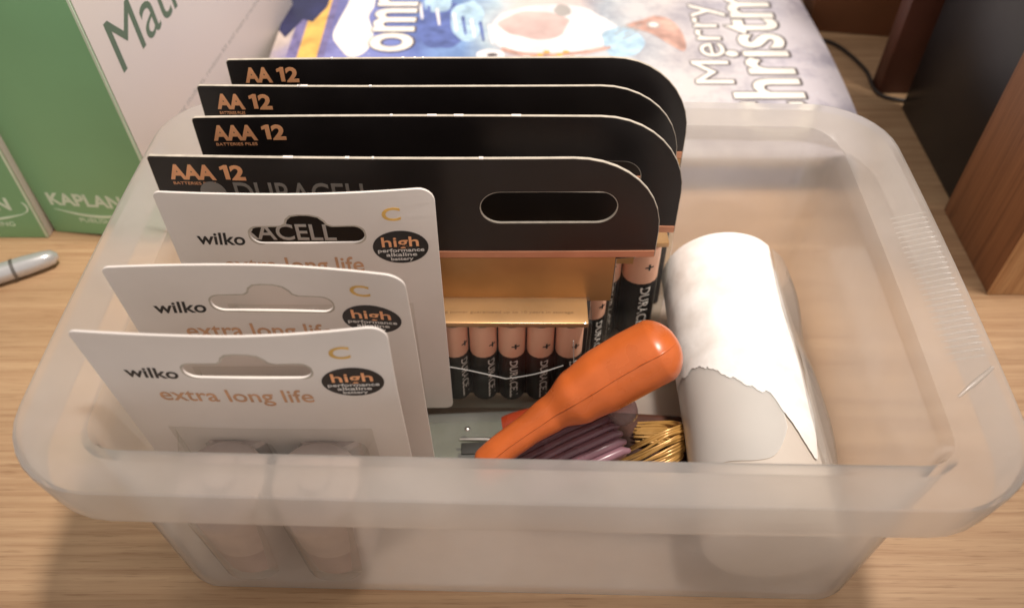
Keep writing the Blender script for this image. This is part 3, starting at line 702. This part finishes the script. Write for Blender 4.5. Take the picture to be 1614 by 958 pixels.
def blob(cx, cy, rx, ry, seed, n=36):
    return [(cx + rx * math.cos(2 * math.pi * k / n) * (1 + .22 * noise.noise(Vector((math.cos(2 * math.pi * k / n) * 1.4 + seed, math.sin(2 * math.pi * k / n) * 1.4, seed)))),
             cy + ry * math.sin(2 * math.pi * k / n) * (1 + .22 * noise.noise(Vector((math.sin(2 * math.pi * k / n) * 1.4, seed, math.cos(2 * math.pi * k / n) * 1.4))))) for k in range(n)]
M_ice = plain('ice_blue_print', srgb(176, 204, 224), .4, var=.16, scale=160)
M_deep = plain('deep_blue_print', srgb(92, 108, 168), .4, var=.2, scale=140)
M_snow = plain('snow_white_print', srgb(226, 222, 222), .4, var=.08, scale=80)
M_rose = plain('rose_shadow_print', srgb(206, 178, 172), .4, var=.12, scale=60)
patch('deep_blue_wash', blob(-40, 446, 15, 26, 1.0), M_deep, .06)
patch('ice_blue_wash', blob(-26, 452, 10, 22, 3.0), M_ice, .07)
patch('ice_blue_wash', blob(-44, 470, 9, 10, 4.0), M_ice, .08)
patch('snow_form', blob(22, 440, 36, 30, 5.0), M_snow, .07)
patch('rose_wash', blob(14, 446, 20, 15, 6.0), M_rose, .08)
patch('snow_form', blob(-12, 414, 8, 6, 7.0), M_snow, .09)
patch('grey_oval', blob(-11, 414, 3.2, 1.9, 8.0, 20), M_shade, .11)
patch('grey_oval', blob(30, 462, 5, 7, 9.0, 20), M_faint, .11)
patch('ice_blue_wash', blob(62, 428, 12, 16, 10.0), M_ice, .08)
for k in range(9):
    patch('blue_brush_stroke', [(-56 + k * 5.2, 470 - k * 3), (-53 + k * 5.2, 452 - k * 3.4), (-51.8 + k * 5.2, 452.4 - k * 3.4), (-54 + k * 5.2, 471 - k * 3)], M_deep if k % 2 else M_snow, .12 + .002 * k)
bird = smooth_path([(74, 440, 0), (80, 436, 0), (88, 426, 0), (95, 418, 0), (98, 424, 0), (97, 440, 0), (92, 452, 0), (84, 456, 0), (77, 452, 0), (66, 446, 0), (74, 440, 0)], 4)[:-1]
patch('red_breast', [(p.x, p.y) for p in bird], M_rust, .14)
patch('grey_ring', ellipse(82, 446, 4, 3.8, 18), M_faint, .17); patch('pale_ring', ellipse(82, 446, 2.6, 2.4, 16), M_letter, .20)
for k in range(5):
    x, y = 66 - k * 1.8, 440 - (k % 3) * 5
    patch('grey_twig', [(x, y), (x + 9, y + 5 + k), (x + 9.4, y + 6.2 + k), (x + .4, y + 1.4)], M_faint, .18 + .01 * k)

# ------------------------------------------------------------------ green study books
def book(x0, yc, wdt, deep, tall, yaw, roll, label, title, tx=0):
    """stands upright, spine to the viewer; origin at the lower left corner of the spine"""
    e = empty('study_book', (x0, yc, .2), (0, R(roll), R(yaw)), label, 'book', 'green study books beside the tub')
    link('page_block', box_me(wdt - 3, deep - 4, tall - 4, (wdt / 2, deep / 2, tall / 2)), M_pages, e)
    sp = link('spine', box_me(wdt, 1.0, tall, (wdt / 2, 0, tall / 2), .35, 2), M_green, e)
    fc = link('front_cover', box_me(.9, deep, tall, (wdt + .1, deep / 2 + .4, tall / 2), .25, 2), M_bookwhite, e)
    link('back_cover', box_me(.9, deep, tall, (-.1 + .5, deep / 2 + .6, tall / 2), .25, 2), M_green, e)
    link('spine_highlight', box_me(1.2, .5, tall - .6, (wdt - .3, -.42, tall / 2), .2), M_mint, sp)  # pale strip painted in as the highlight along the spine edge
    link('publisher_lettering', text_me('KAPLAN', 9, FRONT, bold=.28, fit=37.5, cap=7.2, origin=(6.2 + tx, -.56, 18.2)), M_mint, sp)
    sw = []
    for k in range(21):
        t = k / 20; sw.append((tx + 6.5 + 42 * t, 15.6 - 3.0 * math.sin(math.pi * t)))
    lower = [(x, z - 1.3 * math.sin(math.pi * k / 20) - .25) for k, (x, z) in enumerate(sw)]
    hook = [(tx + 48.5 + 3.2 * math.sin(a), 18.4 - 3.6 * math.cos(a) + 1.2) for a in [k * .25 for k in range(11)]]
    hook = hook + [(x - .9, z) for x, z in hook[::-1]]
    link('publisher_hook', shape_me([hook], .08, FRONT, origin=(0, -.54, 0)), M_mint, sp)
    link('publisher_swoosh', shape_me([sw + lower[::-1]], .08, FRONT, origin=(0, -.54, 0)), M_mint, sp)
    link('publisher_fine_lettering', text_me('PUBLISHING', 4, FRONT, fit=24, cap=2.6, origin=(17 + tx, -.56, 7.8)), M_mint, sp)
    SIDE = Matrix(((0, 0, 1), (1, 0, 0), (0, 1, 0)))          # reads along the cover, away from the viewer
    if title:
        link('title_lettering', text_me('Maths', 30, SIDE, bold=0, fit=80, cap=22, origin=(wdt + .6, 12, 84)), M_green_txt, fc)
        link('fine_lettering', text_me('for accounting students, revision kit and exam practice', 5, SIDE, fit=140, cap=3.0, origin=(wdt + .6, 8, 44)), M_faint, fc)
    return e
book(-224.5, 305, 64, 190, 265, -8, -2.5, 'green spined study book with white cover reading Mat, beside the tub', True)
book(-291, 300.5, 64.5, 190, 265, 0, 0, 'green spined study book at the left edge of the picture', False, tx=11)

# ------------------------------------------------------------------ pen
pen = empty('marker_pen', (-216, 282, 4.9), (0, 0, R(28)), 'silver white marker pen lying on the desk left of the tub', 'pen')
link('barrel', lathe_me([(1.2, 2.4), (2.4, 1.2), (3.4, .2), (4.1, -4), (4.6, -12), (4.7, -60), (4.6, -95), (3, -96)], 28, 'X'), M_pen, pen)
link('clip', box_me(30, 1.6, 1.2, (-38, -2.2, 4.4), .4), M_pen_grey, pen)
link('cap_ring', lathe_me([(4.6, -.8), (4.9, -.6), (4.9, .6), (4.6, .8)], 28, 'X'), M_pen_grey, pen, (-17, 0, 0))

# ------------------------------------------------------------------ right: wooden upright, binder and boxes behind
up = empty('wooden_upright', (218, 262, 0), label='brown wooden upright board standing at the right of the desk', cat='board')
link('board', box_me(26, 57, 450, (13, 30, 225.2), .5), M_panel, up)  # height beyond view raised to shade the desk beside it
link('front_face', box_me(26, 1.4, 450, (13, .7, 225.2), .3), M_panel_front, up)  # front face in a lighter oak than the side of the board
bn = empty('black_binder', (225, 324, 0), label='tall black binder standing behind the wooden upright', cat='binder')
link('cover', box_me(3, 84, 430, (0, 42, 215.2), .8), M_binder, bn)  # extra height out of view keeps light off the desk
link('back_cover', box_me(3, 84, 430, (40, 42, 215.2), .8), M_binder, bn)
link('spine', box_me(42, 3, 430, (20, 1.2, 215.2), .8), M_binder, bn)
rb = link('red_brown_board', box_me(110, 12, 420, (0, 0, 210), .8), M_redspine, None, (214 + 55, 428, .2)); tag(rb, 'dark red brown board standing at the back right corner', 'board')  # also raised out of view to block light
bb = empty('brown_box', (189, 492, 0), (0, 0, R(-9)), 'brown cardboard box at the back behind the magazine corner', 'box')
link('box_body', box_me(70, 60, 90, (35, 30, 45.2), 1.0), M_brownbox, bb)
link('box_flap', box_me(70, 1.2, 26, (35, -1.0, 77), .4), M_brownbox, bb)
bm = bmesh.new(); tube_bm(bm, smooth_path([(192, 560, 1.2), (188, 520, 1.2), (187, 487, 1.2), (203, 473, 1.2), (213, 446, 1.2), (214, 420, 1.2), (232, 412, 1.2)], 8), 1.1, 10)  # thin dark curved line along the desk
tag(link('stripe', to_mesh(bm, 60), M_stripe), 'black cable curving over the desk behind the magazine', 'stripe')
